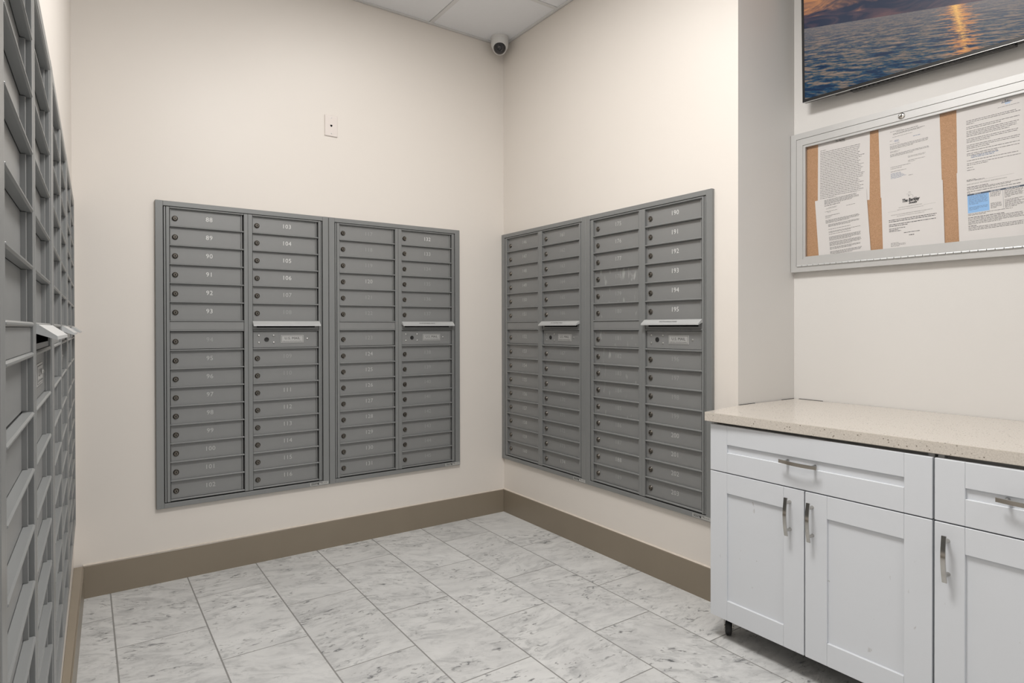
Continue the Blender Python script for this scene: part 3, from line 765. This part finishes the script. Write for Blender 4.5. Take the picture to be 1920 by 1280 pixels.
q = MB(); q.quad([(a * I, -0.00040, -b * I) for a, b in ((1.2, 6.1), (3.75, 6.1), (3.75, 3.6), (1.2, 3.6))]); obj('print', q.mesh('print', M['ink_sky']), p)
q = MB(); q.quad([(a * I, -0.00041, -b * I) for a, b in ((1.2, 3.6), (7.8, 3.6), (7.8, 3.38), (1.2, 3.38))])
for a in (5.35, 7.8): q.quad([(x * I, -0.00041, -z * I) for x, z in ((a - 0.012, 6.1), (a + 0.012, 6.1), (a + 0.012, 3.6), (a - 0.012, 3.6))])
obj('print', q.mesh('print', M['ink_navy']), p)
lines(p, para(1.35, 3.6, 3.75, 8, 0.16, 0.06, 0.5, 0.05, 12) + para(1.35, 3.6, 5.3, 3, 0.17, 0.06, 0.5, 0.05, 13), 22, 'ink_blue')
lines(p, [(2.0, 2.8, 3.49, 0.06), (3.95, 5.1, 3.49, 0.06), (5.7, 7.2, 3.49, 0.06)], 23, 'num_hi')

# ------------------------------------------------------------------ television
tv = thing('television', 'flat black television showing a sunset over the sea, above the bulletin board', 'television', (D - 0.07, -1.8208, 2.1689))
ax = Vector((0, -0.99966, -0.02618)); up = Vector((-0.06976, -0.02611, 0.99722)); nn = ax.cross(up)    # nn points into the room
tv.rotation_euler = Matrix((ax, -nn, up)).transposed().to_euler()
TW, TH = 1.12, 0.635
q = MB(); q.box(0, TW, 0.004, 0.026, 0, TH, 0.002)
q.box(0, 0.010, -0.0015, 0.004, 0, TH, 0.0006); q.box(TW - 0.010, TW, -0.0015, 0.004, 0, TH, 0.0006)
q.box(0.010, TW - 0.010, -0.0014, 0.004, TH - 0.010, TH, 0.0006); q.box(0.010, TW - 0.010, -0.0014, 0.004, 0.0, 0.0125, 0.0006)
obj('housing', q.mesh('housing', M['tv_black']), tv)
q = MB(); q.box(0.009, TW - 0.009, 0.0012, 0.0042, 0.012, TH - 0.009); obj('screen', q.mesh('screen', M['screen']), tv)
q = MB(); q.box(0.001, TW - 0.001, -0.0022, 0.003, -0.0022, 0.0002, 0.0004); obj('lip', q.mesh('lip', M['tv_lip']), tv)
q = MB(); q.box(0.12, TW - 0.12, 0.014, 0.050, 0.002, TH - 0.10, 0.004)
q.box(0.20, 0.745, 0.006, 0.034, -0.009, 0.004, 0.002)
obj('rear_cover', q.mesh('rear_cover', M['tv_black']), tv)
q = MB()
for i in range(30): q.box(0.21 + i * 0.0175, 0.219 + i * 0.0175, 0.0045, 0.0062, -0.0080, -0.0010)
g = obj('vent_ribs', q.mesh('vent_ribs', M['mail_dark']), tv)
q = MB(); q.box(TW / 2 - 0.12, TW / 2 + 0.12, 0.044, 0.082, 0.16, 0.40); obj('wall_bracket', q.mesh('wall_bracket', M['tv_black']), tv)

# ------------------------------------------------------------------ wall plate and security camera
wp = thing('wall_plate', 'ivory phone jack plate with two screws, high on the back wall', 'wall plate', (-1.1302, 0, 2.2855))
q = MB(); q.box(-0.0352, 0.0352, -0.0062, 0, -0.0570, 0.0570, 0.0022); obj('plate', q.mesh('plate', M['plate_plastic']), wp)
q = MB(); q.box(-0.0055, 0.0055, -0.0068, -0.006, -0.003, 0.005); q.box(-0.0028, 0.0028, -0.0068, -0.006, -0.006, -0.003); obj('jack', q.mesh('jack', M['black']), wp)
for z in (0.0425, -0.0425):
    q = MB(); q.lathe([(0.0034, 0), (0.0030, 0.0012), (0.0, 0.0016)], 10, lambda x, y, h: (x, -0.006 - h, z + y)); obj('screw', q.mesh('screw', M['rivet'], True), wp)

sc = thing('security_camera', 'white dome security camera hanging from the ceiling corner', 'camera', (-0.089, -0.092, ZC))
zz = lambda x, y, h: (x, y, h)
q = MB(); q.lathe([(0.0, 0.0), (0.0555, 0.0), (0.0560, -0.012), (0.0535, -0.0145), (0.0, -0.0145)], 32, zz); obj('base_ring', q.mesh('base_ring', M['white_plastic'], True), sc)
q = MB(); q.lathe([(0.0, -0.0146), (0.0540, -0.0150), (0.0545, -0.048), (0.0525, -0.060), (0.0450, -0.078), (0.0350, -0.094), (0.0240, -0.1030), (0.0, -0.1055)], 32, zz); obj('shell', q.mesh('shell', M['white_plastic'], True), sc)
# dark ball showing through the lower front of the shell, aimed out at the room
dv = Vector((-0.52, -0.72, -0.46)).normalized(); ctr = Vector((-0.0065, -0.0095, -0.0690))
zq = dv.to_track_quat('Z', 'Y')
def onb(x, y, h): return ctr + zq @ Vector((x, y, h))
q = MB(); q.lathe([(0.0390, 0.006), (0.0380, 0.018), (0.0335, 0.028), (0.0250, 0.0365), (0.0125, 0.0415), (0.0, 0.0428)], 26, onb); obj('lens_ball', q.mesh('lens_ball', M['lens'], True), sc)
q = MB(); q.lathe([(0.0160, 0.0400), (0.0160, 0.0430), (0.0130, 0.0436), (0.0115, 0.0415)], 20, onb); obj('lens_ring', q.mesh('lens_ring', M['rubber'], True), sc)
q = MB(); q.lathe([(0.0400, 0.004), (0.0412, 0.0085), (0.0395, 0.0125), (0.0375, 0.0115)], 26, onb); obj('ball_rim', q.mesh('ball_rim', M['white_plastic'], True), sc)
